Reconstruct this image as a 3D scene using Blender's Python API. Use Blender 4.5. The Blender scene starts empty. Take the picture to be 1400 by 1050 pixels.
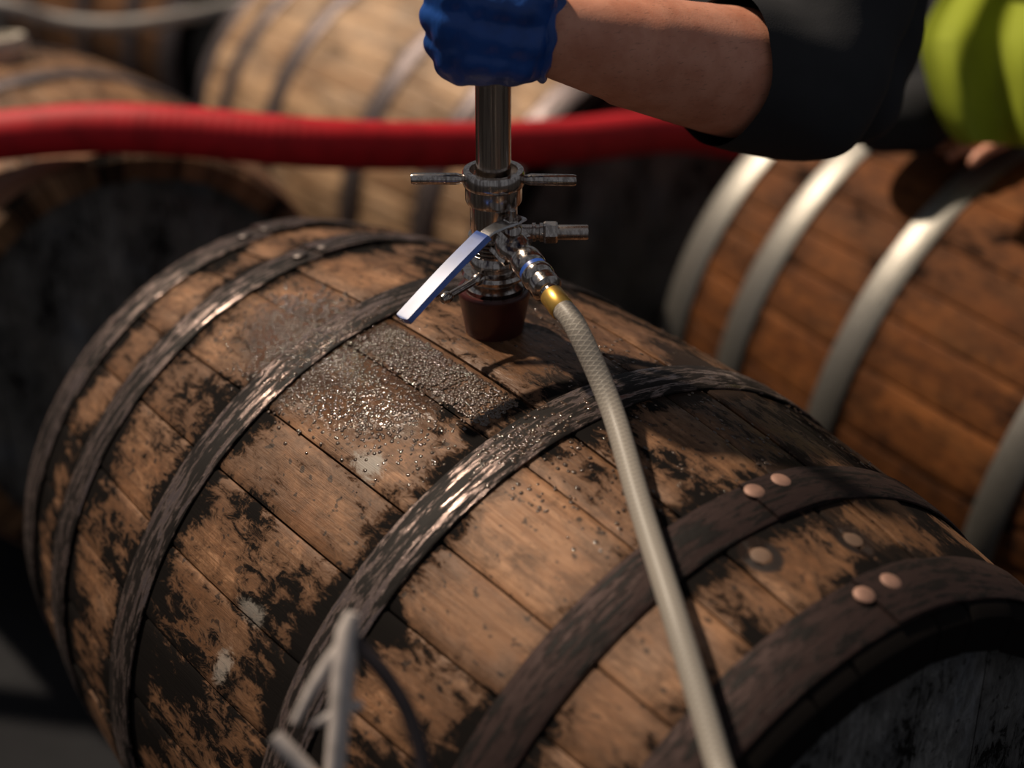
import bpy, bmesh, math, random
from mathutils import Vector, Matrix
random.seed(7)
PI = math.pi
scene = bpy.context.scene
C = scene.collection

# ------------------------------------------------------------------ camera, world, sun, exposure
FPX = 2363.35                       # focal length in pixels of a 1400 px wide frame
CAM = Vector((0.98747, -0.75959, 0.96707))
YAW, PITCH = math.radians(142.2824), math.radians(28.8252)
D = Vector((math.cos(PITCH)*math.cos(YAW), math.cos(PITCH)*math.sin(YAW), -math.sin(PITCH)))
RT = D.cross(Vector((0, 0, 1))).normalized()
UP = RT.cross(D)
cd = bpy.data.cameras.new('camera')
cd.sensor_width = 36.0
cd.lens = 36.0*FPX/1400.0
cd.clip_start = 0.02
cd.dof.use_dof = True
cd.dof.focus_distance = 1.335
cd.dof.aperture_fstop = 2.3
cam = bpy.data.objects.new('camera', cd)
cam.matrix_world = Matrix.Translation(CAM) @ Matrix((RT, UP, -D)).transposed().to_4x4()
C.objects.link(cam)
scene.camera = cam

def at(px, py, depth):
    """point seen at a pixel, at a distance (m) along the viewing direction"""
    return CAM + D*depth + RT*((px-700)/FPX*depth) - UP*((py-525)/FPX*depth)

w = bpy.data.worlds.new('dim_sky')
scene.world = w
w.use_nodes = True
bg = w.node_tree.nodes['Background']
bg.inputs[0].default_value = (0.96, 1.0, 1.10, 1)
bg.inputs[1].default_value = 0.13
sd = bpy.data.lights.new('sun', 'SUN')
sd.energy = 4.0
sd.color = (1.0, 0.85, 0.67)
sd.angle = math.radians(2.2)
sun = bpy.data.objects.new('sun', sd)
sun.rotation_euler = Vector((-0.57, -0.17, 0.80)).normalized().to_track_quat('Z', 'Y').to_euler()
sun.location = (-2.2, -0.2, 3.3)
C.objects.link(sun)
vs = scene.view_settings
vs.view_transform = 'Standard'
vs.look = 'None'
vs.gamma = 1.0
vs.exposure = 0.0
vs.use_curve_mapping = False

FLOOR = -0.45

# ------------------------------------------------------------------ object helpers
def link(name, me, mat=None, parent=None, smooth=True):
    o = bpy.data.objects.new(name, me)
    C.objects.link(o)
    if mat is not None and not me.materials:
        me.materials.append(mat)
    if parent is not None:
        o.parent = parent
    if smooth and me.polygons:
        me.polygons.foreach_set('use_smooth', [True]*len(me.polygons))
        try:
            me.set_sharp_from_angle(angle=math.radians(42))
        except Exception:
            pass
    return o

def tag(o, label, cat, group=None, kind=None):
    o['label'] = label
    if cat: o['category'] = cat
    if group: o['group'] = group
    if kind: o['kind'] = kind
    return o

def empty(name, label, cat, loc=(0, 0, 0), rot=None, group=None):
    o = bpy.data.objects.new(name, None)
    o.empty_display_size = 0.05
    C.objects.link(o)
    o.location = loc
    if rot is not None: o.rotation_euler = rot
    return tag(o, label, cat, group)

def mesh(name, V, F, uv=None):
    me = bpy.data.meshes.new(name)
    me.from_pydata([tuple(v) for v in V], [], F)
    if uv is not None:
        L = me.uv_layers.new(name='UVMap')
        for lp in me.loops:
            L.data[lp.index].uv = uv[lp.vertex_index]
    me.update()
    return me

def bm_mesh(name, bm):
    bmesh.ops.recalc_face_normals(bm, faces=bm.faces)
    me = bpy.data.meshes.new(name)
    bm.to_mesh(me); bm.free()
    return me

def frame_z(d):
    return Vector(d).normalized().to_track_quat('Z', 'Y').to_matrix()

def lathe(bm, prof, origin=(0, 0, 0), axis=(0, 0, 1), seg=32, closed=True):
    """prof: list of (radius, height along axis)"""
    M = frame_z(axis); O = Vector(origin)
    rows = []
    for r, h in prof:
        rows.append([bm.verts.new(O + M @ Vector((r*math.cos(2*PI*i/seg), r*math.sin(2*PI*i/seg), h))) for i in range(seg)])
    for a, b in zip(rows[:-1], rows[1:]):
        for i in range(seg):
            j = (i+1) % seg
            bm.faces.new((a[i], a[j], b[j], b[i]))
    if closed:
        bm.faces.new(list(reversed(rows[0])))
        bm.faces.new(rows[-1])

def lathe_obj(name, prof, mat, parent, origin=(0, 0, 0), axis=(0, 0, 1), seg=32):
    bm = bmesh.new(); lathe(bm, prof, origin, axis, seg)
    return link(name, bm_mesh(name, bm), mat, parent)

def rod(bm, a, b, r, seg=16, ch=None):
    a, b = Vector(a), Vector(b); L = (b-a).length
    c = r*0.25 if ch is None else ch
    lathe(bm, [(r-c, 0), (r, c), (r, L-c), (r-c, L)], a, b-a, seg)

def spline(P, n):
    """Catmull-Rom through P"""
    P = [Vector(p) for p in P]
    Q = [P[0]*2-P[1]] + P + [P[-1]*2-P[-2]]
    out = []
    for i in range(1, len(Q)-2):
        for k in range(n):
            t = k/n
            out.append(0.5*((2*Q[i]) + (Q[i+1]-Q[i-1])*t + (2*Q[i-1]-5*Q[i]+4*Q[i+1]-Q[i+2])*t*t + (3*Q[i]-Q[i-1]-3*Q[i+1]+Q[i+2])*t**3))
    out.append(P[-1])
    return out

def tube(bm, pts, rad, seg=16, caps=True):
    pts = [Vector(p) for p in pts]
    n = len(pts)
    R = rad if isinstance(rad, (list, tuple)) else [rad]*n
    t0 = (pts[1]-pts[0]).normalized()
    nrm = t0.orthogonal().normalized()
    rows = []
    for i in range(n):
        t = (pts[min(i+1, n-1)]-pts[max(i-1, 0)]).normalized()
        nrm = (nrm - t*nrm.dot(t)).normalized()
        b = t.cross(nrm)
        rows.append([bm.verts.new(pts[i] + (nrm*math.cos(2*PI*k/seg) + b*math.sin(2*PI*k/seg))*R[i]) for k in range(seg)])
    for a, b in zip(rows[:-1], rows[1:]):
        for i in range(seg):
            j = (i+1) % seg
            bm.faces.new((a[i], a[j], b[j], b[i]))
    if caps:
        bm.faces.new(list(reversed(rows[0]))); bm.faces.new(rows[-1])

def tube_obj(name, pts, rad, mat, parent=None, seg=16):
    bm = bmesh.new(); tube(bm, pts, rad, seg)
    me = bm_mesh(name, bm)
    return link(name, me, mat, parent)

def box(bm, lo, hi, M=None, bev=0.0):
    vs_ = [bm.verts.new((x, y, z)) for x in (lo[0], hi[0]) for y in (lo[1], hi[1]) for z in (lo[2], hi[2])]
    fs = [(0, 1, 3, 2), (4, 6, 7, 5), (0, 4, 5, 1), (2, 3, 7, 6), (0, 2, 6, 4), (1, 5, 7, 3)]
    faces = [bm.faces.new([vs_[i] for i in f]) for f in fs]
    if bev:
        es = list({e for f in faces for e in f.edges})
        r = bmesh.ops.bevel(bm, geom=es, offset=bev, segments=2, affect='EDGES', profile=0.5)
        vs_ = list({v for f in r['faces'] for v in f.verts} | {v for v in vs_ if v.is_valid})
    if M is not None:
        for v in vs_:
            v.co = M @ v.co
    return vs_

def blob(name, chains, voxel, mat, parent=None, smooth=4, extra=None, disp=None):
    """union of tapered capsules -> voxel remesh -> one continuous surface.
    chains: list of (points, radii)"""
    bm = bmesh.new()
    for pts, rad in chains:
        pts = [Vector(p) for p in pts]
        for i in range(len(pts)-1):
            a, b = pts[i], pts[i+1]
            ra, rb = rad[i], rad[i+1]
            L = (b-a).length
            if L < 1e-6: continue
            prof = []
            for k in range(5):
                t = PI/2*(1-k/4.5)
                prof.append((max(ra*math.cos(t), ra*0.02), -ra*math.sin(t)))
            for k in range(1, 6):
                t = PI/2*k/5.5
                prof.append((max(rb*math.cos(t), rb*0.02), L+rb*math.sin(t)))
            lathe(bm, prof, a, b-a, 16)
    if extra: extra(bm)
    me = bm_mesh(name+'_tmp', bm)
    o = bpy.data.objects.new(name+'_tmp', me); C.objects.link(o)
    m = o.modifiers.new('r', 'REMESH'); m.mode = 'VOXEL'; m.voxel_size = voxel; m.use_smooth_shade = True
    s = o.modifiers.new('s', 'SMOOTH'); s.iterations = smooth; s.factor = 0.5
    dg = bpy.context.evaluated_depsgraph_get()
    out = bpy.data.meshes.new_from_object(o.evaluated_get(dg))
    out.name = name
    bpy.data.objects.remove(o); bpy.data.meshes.remove(me)
    if disp:
        co = [0.0]*(3*len(out.vertices)); no = [0.0]*(3*len(out.vertices))
        out.vertices.foreach_get('co', co); out.vertex_normals.foreach_get('vector', no)
        for i in range(len(out.vertices)):
            co[3*i:3*i+3] = disp(Vector(co[3*i:3*i+3]), Vector(no[3*i:3*i+3]))
        out.vertices.foreach_set('co', co); out.update()
    out.materials.clear()
    r = link(name, out, mat, parent, smooth=False)
    out.polygons.foreach_set('use_smooth', [True]*len(out.polygons))
    return r

# ------------------------------------------------------------------ materials
class NT:
    def __init__(self, name):
        self.m = bpy.data.materials.new(name); self.m.use_nodes = True
        self.t = self.m.node_tree; self.N = self.t.nodes; self.L = self.t.links
        self.b = self.N['Principled BSDF']
    def put(self, sock, v):
        if hasattr(v, 'is_output') or isinstance(v, bpy.types.NodeSocket): self.L.new(v, sock)
        elif isinstance(v, (tuple, list)) and len(v) == 3 and sock.type == 'RGBA': sock.default_value = (*v, 1)
        else: sock.default_value = v
    def set(self, **k):
        names = dict(color='Base Color', rough='Roughness', metal='Metallic', spec='Specular IOR Level', coat='Coat Weight', coat_rough='Coat Roughness', trans='Transmission Weight', ior='IOR', normal='Normal', sub='Subsurface Weight', sheen='Sheen Weight', alpha='Alpha')
        for a, v in k.items(): self.put(self.b.inputs[names[a]], v)
        return self.m
    def uv(self):
        n = self.N.new('ShaderNodeUVMap'); n.uv_map = 'UVMap'; return n.outputs[0]
    def obj(self): return self.N.new('ShaderNodeTexCoord').outputs['Object']
    def rnd(self): return self.N.new('ShaderNodeObjectInfo').outputs['Random']
    def sep(self, v):
        n = self.N.new('ShaderNodeSeparateXYZ'); self.put(n.inputs[0], v); return n.outputs
    def xyz(self, x, y, z=0.0):
        n = self.N.new('ShaderNodeCombineXYZ')
        for i, a in enumerate((x, y, z)): self.put(n.inputs[i], a)
        return n.outputs[0]
    def ma(self, op, a, b=0.0, clamp=False):
        n = self.N.new('ShaderNodeMath'); n.operation = op; n.use_clamp = clamp
        self.put(n.inputs[0], a); self.put(n.inputs[1], b); return n.outputs[0]
    def vscale(self, v, s):
        n = self.N.new('ShaderNodeVectorMath'); n.operation = 'MULTIPLY'
        self.put(n.inputs[0], v); n.inputs[1].default_value = s; return n.outputs[0]
    def vadd(self, v, s):
        n = self.N.new('ShaderNodeVectorMath'); n.operation = 'ADD'
        self.put(n.inputs[0], v); self.put(n.inputs[1], s); return n.outputs[0]
    def noise(self, v, scale, detail=4.0, rough=0.55, dist=0.0):
        n = self.N.new('ShaderNodeTexNoise')
        self.put(n.inputs['Vector'], v); n.inputs['Scale'].default_value = scale
        n.inputs['Detail'].default_value = detail; n.inputs['Roughness'].default_value = rough; n.inputs['Distortion'].default_value = dist
        return n.outputs[0]
    def ramp(self, v, a, b, c=0.0, d=1.0):
        n = self.N.new('ShaderNodeMapRange'); n.interpolation_type = 'SMOOTHSTEP'
        self.put(n.inputs[0], v)
        for i, x in enumerate((a, b, c, d)): self.put(n.inputs[i+1], x)
        return n.outputs[0]
    def mix(self, f, a, b):
        n = self.N.new('ShaderNodeMix'); n.data_type = 'RGBA'
        self.put(n.inputs['Factor'], f); self.put(n.inputs[6], a); self.put(n.inputs[7], b); return n.outputs[2]
    def fmix(self, f, a, b):
        n = self.N.new('ShaderNodeMix'); n.data_type = 'FLOAT'
        self.put(n.inputs['Factor'], f); self.put(n.inputs[2], a); self.put(n.inputs[3], b); return n.outputs[0]
    def bump(self, h, strength=0.5, dist=0.001):
        n = self.N.new('ShaderNodeBump'); n.inputs['Strength'].default_value = strength; n.inputs['Distance'].default_value = dist
        self.put(n.inputs['Height'], h); return n.outputs[0]

def plain(name, col, rough=0.5, metal=0.0, spec=0.5, **k):
    t = NT(name)
    n = t.noise(t.obj(), 60.0, 3.0)
    c2 = tuple(c*0.72 for c in col)
    t.set(color=t.mix(t.ramp(n, 0.35, 0.7), col, c2), rough=rough, metal=metal, spec=spec, **k)
    return t.m

HOOPS = dict(B=0.1197, Q=0.2795, H=0.392)
def wood(name, light, mid, stain=0.5, hoopdirt=0.6, special=False, seed=0.0, rough=0.55, chime=0.30, stain_col=(0.009, 0.0075, 0.007)):
    t = NT(name)
    uv = t.uv(); S = t.sep(uv); u, v = S[0], S[1]
    rnd = t.rnd()
    off = t.xyz(t.ma('MULTIPLY', rnd, 37.0), t.ma('MULTIPLY', rnd, 11.0), seed)
    gv = t.vadd(t.vscale(uv, (9.0, 260.0, 1.0)), off)           # along the grain
    grain = t.noise(gv, 1.0, 6.0, 0.65, 0.3)
    pores = t.noise(t.vadd(t.vscale(uv, (60.0, 900.0, 1.0)), off), 1.0, 2.0, 0.6)
    warm = t.noise(t.vadd(t.vscale(uv, (7.0, 26.0, 1.0)), off), 1.0, 4.0, 0.6)
    col = t.mix(t.ramp(grain, 0.38, 0.66), light, mid)
    tone = t.ma('MULTIPLY', rnd, 0.60)
    col = t.mix(tone, col, tuple(c*0.55 for c in mid))
    col = t.mix(t.ramp(warm, 0.42, 0.70, 0.0, 0.75), col, (mid[0]*0.62, mid[1]*0.55, mid[2]*0.50))
    grey = t.noise(t.vadd(t.vscale(uv, (11.0, 17.0, 1.0)), (3.1+seed, 7.7, 2.0)), 1.0, 5.0, 0.6)
    col = t.mix(t.ramp(grey, 0.48, 0.68, 0.0, 0.55), col, (light[0]*0.40, light[1]*0.50, light[2]*0.68))
    col = t.mix(t.ramp(pores, 0.60, 0.75, 0.0, 0.55), col, tuple(c*0.25 for c in mid))
    # mould and char stains with ragged edges
    big = t.noise(t.vadd(t.vscale(uv, (9.0, 16.0, 1.0)), (seed*3.0, 1.0, 5.0)), 1.0, 3.0, 0.5)
    fine = t.noise(t.vadd(t.vscale(uv, (46.0, 88.0, 1.0)), (seed, 9.0, 1.0)), 1.0, 9.0, 0.78, 0.6)
    dots = t.noise(t.vadd(t.vscale(uv, (85.0, 110.0, 1.0)), (seed, 4.0, 3.0)), 1.0, 2.0, 0.5)
    amount = t.ma('ADD', t.ma('MULTIPLY', big, 0.55), t.ma('MULTIPLY', fine, 0.62))
    # dirt creeping out from under the hoops
    au = t.ma('ABSOLUTE', u)
    dmin = None
    for k, s in HOOPS.items():
        d = t.ma('ABSOLUTE', t.ma('SUBTRACT', au, s))
        dmin = d if dmin is None else t.ma('MINIMUM', dmin, d)
    hd = t.ramp(dmin, 0.018, 0.050, hoopdirt*0.20, 0.0)
    amount = t.ma('ADD', amount, hd)
    if special:
        # this barrel is mouldier low on its near flank and wet beside the bung
        low = t.ramp(v, 0.70, 0.90, 0.0, 0.07)
        amount = t.ma('ADD', amount, low)
        far = t.ramp(v, 0.44, 0.53, 0.06, 0.0)
        amount = t.ma('ADD', amount, far)
        clean = t.ma('MULTIPLY', t.ramp(u, 0.125, 0.16), t.ma('MULTIPLY', t.ramp(v, 0.595, 0.61), t.ramp(v, 0.70, 0.76, 1.0, 0.0)))
        amount = t.ma('SUBTRACT', amount, t.ma('MULTIPLY', clean, 0.09))
    amount = t.ma('ADD', amount, t.ramp(au, 0.405, 0.418, 0.0, chime))
    thr = 0.78 - 0.24*stain
    streak = t.noise(t.vadd(t.vscale(uv, (22.0, 210.0, 1.0)), off), 1.0, 5.0, 0.7)
    amount = t.ma('ADD', amount, t.ma('MULTIPLY', t.ma('SUBTRACT', streak, 0.5), 0.16))
    mask = t.ramp(amount, thr-0.01, thr+0.06)
    halo = t.ramp(amount, thr-0.20, thr+0.01, 0.0, 0.85)
    col = t.mix(halo, col, tuple(c*0.30 for c in mid))
    col = t.mix(mask, col, stain_col)
    col = t.mix(t.ramp(dots, 0.63, 0.68, 0.0, 0.85*min(1, stain*1.4)), col, stain_col)
    rgh = t.fmix(mask, rough, 0.75)
    spc = t.fmix(mask, 0.22, 0.03)
    bumph = t.ma('ADD', t.ma('MULTIPLY', grain, 0.6), t.ma('MULTIPLY', pores, 0.5))
    if special:
        Rb = 0.325
        def near(su, deg, ru, rv, ns=0.35):
            du = t.ma('DIVIDE', t.ma('SUBTRACT', u, su), ru)
            dv = t.ma('DIVIDE', t.ma('SUBTRACT', v, math.radians(deg)*Rb), rv)
            r = t.ma('SQRT', t.ma('ADD', t.ma('MULTIPLY', du, du), t.ma('MULTIPLY', dv, dv)))
            return t.ma('ADD', r, t.ma('MULTIPLY', t.ma('SUBTRACT', fine, 0.5), ns*2.0))
        # dried white residue
        for su, dg, ru, rv, a in ((0.036, 119.7, 0.017, 0.013, 0.85), (0.027, 144.8, 0.018, 0.009, 0.55), (0.022, 153.7, 0.011, 0.016, 0.60), (0.030, 113.0, 0.018, 0.014, 0.35)):
            col = t.mix(t.ramp(near(su, dg, ru, rv, 1.9), 0.45, 1.15, a, 0.0), col, (0.36, 0.32, 0.28))
        # dark rings round the two plugged holes between the hoops
        for su, dg in ((0.337, 81.1), (0.317, 95.1)):
            r = near(su, dg, 0.016, 0.014, 0.12)
            col = t.mix(t.ma('MULTIPLY', t.ramp(r, 0.45, 0.65), t.ramp(r, 0.95, 1.25, 1.0, 0.0)), col, (0.020, 0.013, 0.011))
        # wet patch
        wa = t.ma('MULTIPLY', t.ramp(near(-0.085, 110.0, 0.135, 0.064, 0.5), 0.80, 1.05, 1.0, 0.0), 1.0)
        wb = t.ma('MULTIPLY', t.ramp(near(0.02, 86.0, 0.09, 0.075, 0.5), 0.75, 1.05, 1.0, 0.0), 0.4)
        wc = t.ma('MULTIPLY', t.ramp(near(0.19, 72.0, 0.20, 0.08, 0.5), 0.75, 1.05, 1.0, 0.0), 0.35)
        wet = t.ma('MAXIMUM', wa, t.ma('MAXIMUM', wb, wc))
        col = t.mix(t.ma('MULTIPLY', wet, 0.75), col, tuple(c*0.22 for c in mid))
        rgh = t.fmix(wet, rgh, 0.11)
        spc = t.fmix(wet, spc, 0.32)
        ripple = t.noise(t.vscale(uv, (170.0, 260.0, 1.0)), 1.0, 2.0, 0.5)
        bumph = t.ma('MULTIPLY', bumph, t.ma('SUBTRACT', 1.0, t.ma('MULTIPLY', wet, 0.85)))
        bumph = t.ma('ADD', bumph, t.ma('MULTIPLY', ripple, t.ma('MULTIPLY', wet, 1.8)))
    bumph = t.ma('ADD', bumph, t.ma('MULTIPLY', mask, 0.5))
    t.set(color=col, rough=rgh, spec=spc, normal=t.bump(bumph, 0.55, 0.0012))
    return t.m

def hoop_metal(name, base, dirt, rough, metal, dirt_amt, seed=0.0):
    t = NT(name)
    uv = t.uv()
    n1 = t.noise(t.vadd(t.vscale(uv, (150.0, 17.0, 1.0)), (seed, 2.0, 0.0)), 1.0, 6.0, 0.68, 0.3)
    n2 = t.noise(t.vadd(t.vscale(uv, (220.0, 60.0, 1.0)), (seed, 5.0, 0.0)), 1.0, 4.0, 0.6)
    f = t.ma('ADD', t.ma('MULTIPLY', n1, 0.7), t.ma('MULTIPLY', n2, 0.3))
    m = t.ramp(f, 0.60-dirt_amt*0.2, 0.68-dirt_amt*0.2)
    t.set(color=t.mix(m, base, dirt), metal=t.fmix(m, metal, 0.0), rough=t.fmix(m, t.ma('ADD', rough, t.ma('MULTIPLY', n2, 0.15)), 0.60), spec=0.15,
          normal=t.bump(t.ma('ADD', n2, t.ma('MULTIPLY', m, 0.6)), 0.5, 0.001))
    return t.m

M = {}
M['wood_main'] = wood('weathered_oak', (0.48, 0.258, 0.140), (0.29, 0.136, 0.064), stain=0.60, hoopdirt=0.58, special=True, seed=1.0)
M['wood_right'] = wood('orange_oak', (0.33, 0.115, 0.030), (0.22, 0.070, 0.016), stain=0.42, hoopdirt=0.35, seed=6.0, rough=0.75)
M['wood_pale'] = wood('pale_oak', (0.80, 0.53, 0.32), (0.60, 0.36, 0.20), stain=0.30, hoopdirt=0.3, seed=12.0)
M['wood_left'] = wood('brown_oak', (0.44, 0.25, 0.13), (0.27, 0.13, 0.06), stain=0.46, hoopdirt=0.5, seed=17.0, chime=0.0)
M['hoop_brown'] = hoop_metal('brown_rusted_steel', (0.24, 0.12, 0.07), (0.03, 0.018, 0.012), 0.5, 0.4, 0.2, 14.0)
M['wood_dark'] = wood('dark_oak', (0.42, 0.20, 0.09), (0.25, 0.11, 0.045), stain=0.42, hoopdirt=0.5, seed=23.0)
M['wood_head'] = wood('blackened_head_oak', (0.25, 0.245, 0.24), (0.19, 0.185, 0.18), stain=0.55, hoopdirt=0.0, seed=31.0, rough=0.7)
M['hoop_main'] = hoop_metal('rusty_black_steel', (0.27, 0.20, 0.18), (0.012, 0.009, 0.008), 0.21, 0.9, 0.84, 1.0)
M['hoop_rusty_shaded'] = hoop_metal('rusty_shaded_steel', (0.040, 0.025, 0.023), (0.009, 0.007, 0.0065), 0.50, 0.5, 0.6, 3.0)  # rusty, with the shade on hoops facing away from the sun in its colour
M['hoop_right'] = hoop_metal('galvanised_steel', (0.31, 0.29, 0.26), (0.12, 0.10, 0.09), 0.40, 0.85, 0.0, 4.0)
M['hoop_dark'] = hoop_metal('dark_steel', (0.16, 0.13, 0.13), (0.02, 0.015, 0.013), 0.40, 0.8, 0.4, 9.0)
M['rivet'] = plain('rivet_steel', (0.34, 0.19, 0.14), 0.6, 0.3)
M['rivet_dark'] = plain('rivet_dark_steel', (0.10, 0.08, 0.075), 0.45, 0.7)
M['plug'] = plain('wood_plug', (0.17, 0.10, 0.065), 0.7)
def steel(name, a, b, rough):
    t = NT(name); o = t.obj()
    n = t.noise(t.vscale(o, (420.0, 420.0, 9.0)), 1.0, 5.0, 0.7)
    m = t.ramp(n, 0.40, 0.62)
    t.set(color=t.mix(m, a, b), metal=1.0, rough=t.fmix(m, rough, rough+0.14), normal=t.bump(n, 0.12, 0.0005))  # streaked base colour stands in for reflections; roughness and bump are brushing
    return t.m
M['chrome'] = steel('stainless_steel', (0.66, 0.59, 0.54), (0.26, 0.22, 0.20), 0.12)
M['chrome_dull'] = steel('brushed_stainless_steel', (0.62, 0.55, 0.50), (0.36, 0.31, 0.28), 0.24)
M['bung'] = plain('dark_red_rubber', (0.060, 0.012, 0.010), 0.32)
M['white_bung'] = plain('white_plastic', (0.62, 0.54, 0.44), 0.5)
M['lever_steel'] = plain('lever_steel', (0.60, 0.58, 0.58), 0.25, 1.0)
M['blue_grip'] = plain('blue_vinyl', (0.040, 0.095, 0.36), 0.22, coat=0.6)
M['blue_ring'] = plain('blue_plastic_ring', (0.03, 0.10, 0.45), 0.35)
M['brass'] = plain('brass', (0.80, 0.48, 0.11), 0.36, 0.75)
M['floor'] = None
def floor_mat():
    t = NT('black_wet_asphalt'); o = t.obj()
    n = t.noise(o, 6.0, 6.0, 0.6); f = t.noise(o, 180.0, 3.0)
    t.set(color=t.mix(t.ramp(n, 0.35, 0.7), (0.020, 0.020, 0.022), (0.028, 0.028, 0.030)), rough=1.0, spec=0.05, normal=t.bump(f, 0.4, 0.002))
    return t.m
M['floor'] = floor_mat()
def hose_clear():
    t = NT('braided_clear_pvc'); uv = t.uv(); S = t.sep(uv)
    a = t.ma('SINE', t.ma('ADD', t.ma('MULTIPLY', S[0], 1500.0), t.ma('MULTIPLY', S[1], 6.2832*6)))
    b = t.ma('SINE', t.ma('SUBTRACT', t.ma('MULTIPLY', S[0], 1500.0), t.ma('MULTIPLY', S[1], 6.2832*6)))
    br = t.ramp(t.ma('MAXIMUM', a, b), 0.55, 0.95)
    t.set(color=t.mix(br, (0.32, 0.28, 0.24), (0.44, 0.39, 0.33)), rough=0.42, trans=0.15, ior=1.4, normal=t.bump(br, 0.4, 0.0006))
    return t.m
M['hose_clear'] = hose_clear()
M['hose_grey'] = plain('milky_hose', (0.52, 0.47, 0.43), 0.4)
def hose_red():
    t = NT('red_ribbed_hose'); uv = t.uv(); S = t.sep(uv)
    rib = t.ma('SINE', t.ma('MULTIPLY', S[0], 520.0))
    n = t.noise(t.obj(), 30.0, 4.0)
    t.set(color=t.mix(t.ramp(n, 0.4, 0.7), (0.56, 0.010, 0.018), (0.42, 0.008, 0.014)), rough=0.6, spec=0.3, normal=t.bump(t.ma('MULTIPLY', rib, 0.3), 0.35, 0.002))
    return t.m
M['hose_red'] = hose_red()
def glove_mat():
    t = NT('blue_nitrile'); o = t.obj()
    n = t.noise(t.vscale(o, (1.0, 1.0, 0.35)), 90.0, 3.0, 0.5, 0.8)
    g = t.noise(o, 28.0, 3.0)
    t.set(color=t.mix(t.ramp(g, 0.4, 0.65), (0.008, 0.070, 0.32), (0.006, 0.048, 0.22)), rough=0.36, normal=t.bump(n, 0.5, 0.003))
    return t.m
M['glove'] = glove_mat()
def skin_mat():
    t = NT('skin'); o = t.obj()
    n = t.noise(o, 40.0, 4.0); f = t.noise(o, 500.0, 2.0); hr = t.noise(t.vscale(o, (9.0, 2.0, 9.0)), 60.0, 3.0)
    c = t.mix(t.ramp(n, 0.35, 0.7), (0.70, 0.31, 0.20), (0.58, 0.225, 0.135))
    c = t.mix(t.ramp(hr, 0.58, 0.72, 0.0, 0.35), c, (0.12, 0.05, 0.03))
    t.set(color=c, rough=0.48, sub=0.06, normal=t.bump(f, 0.15, 0.001))
    t.b.inputs['Subsurface Radius'].default_value = (0.01, 0.004, 0.002)
    return t.m
M['skin'] = skin_mat()
def cloth(name, c, rough=0.85, sc=700.0, spec=0.2):
    t = NT(name); o = t.obj()
    n = t.noise(o, 9.0, 3.0); f = t.noise(o, sc, 2.0)
    t.set(color=t.mix(t.ramp(n, 0.35, 0.7), c, tuple(x*0.8 for x in c)), rough=rough, spec=spec, normal=t.bump(f, 0.3, 0.0008))
    return t.m
M['black_cloth'] = cloth('black_knit', (0.030, 0.030, 0.033))
M['trousers'] = cloth('dark_work_cloth', (0.022, 0.024, 0.032))
def hivis():
    m = cloth('lime_hivis_fabric', (0.50, 0.58, 0.050), 0.7)
    nt = m.node_tree; b = nt.nodes['Principled BSDF']; out = nt.nodes['Material Output']
    tr = nt.nodes.new('ShaderNodeBsdfTranslucent'); mx = nt.nodes.new('ShaderNodeMixShader')
    tr.inputs[0].default_value = (0.50, 0.58, 0.05, 1); mx.inputs[0].default_value = 0.30
    nt.links.new(b.outputs[0], mx.inputs[1]); nt.links.new(tr.outputs[0], mx.inputs[2]); nt.links.new(mx.outputs[0], out.inputs[0])
    return m
M['hivis'] = hivis()
M['boot'] = plain('black_boot_leather', (0.015, 0.013, 0.012), 0.5)
M['hair'] = plain('dark_brown_hair', (0.035, 0.02, 0.012), 0.55)
M['eye'] = plain('eye_white', (0.7, 0.66, 0.62), 0.3)
M['lip'] = plain('lip', (0.36, 0.13, 0.10), 0.5)
M['grey_metal'] = plain('grey_painted_rod', (0.62, 0.54, 0.50), 0.5)
M['dark_rubber'] = plain('dark_rubber_cord', (0.03, 0.02, 0.022), 0.5)
M['timber'] = plain('dark_timber', (0.08, 0.05, 0.03), 0.8)
def water():
    t = NT('water_drops')
    n = t.noise(t.obj(), 300.0, 2.0)
    t.set(color=t.mix(n, (0.10, 0.06, 0.04), (0.06, 0.035, 0.02)), rough=0.09, spec=1.0)
    return t.m
M['water'] = water()

# ------------------------------------------------------------------ the setting
bm = bmesh.new()
bmesh.ops.create_grid(bm, x_segments=24, y_segments=24, size=6.0)
for v in bm.verts:
    v.co.z = FLOOR + (random.random()-0.5)*0.002 - 0.001
    v.co.x += -1.0; v.co.y += 1.0
fl = link('floor', bm_mesh('floor', bm), M['floor'])
tag(fl, 'dark wet floor under the barrels', None, kind='structure')

# ------------------------------------------------------------------ barrels
R, RH, HALF, END = 0.325, 0.2676, 0.445, 0.424
def prof(s): return R-(R-RH)*(s/HALF)**2
def slope(s): return -2*(R-RH)*s/HALF**2

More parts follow.
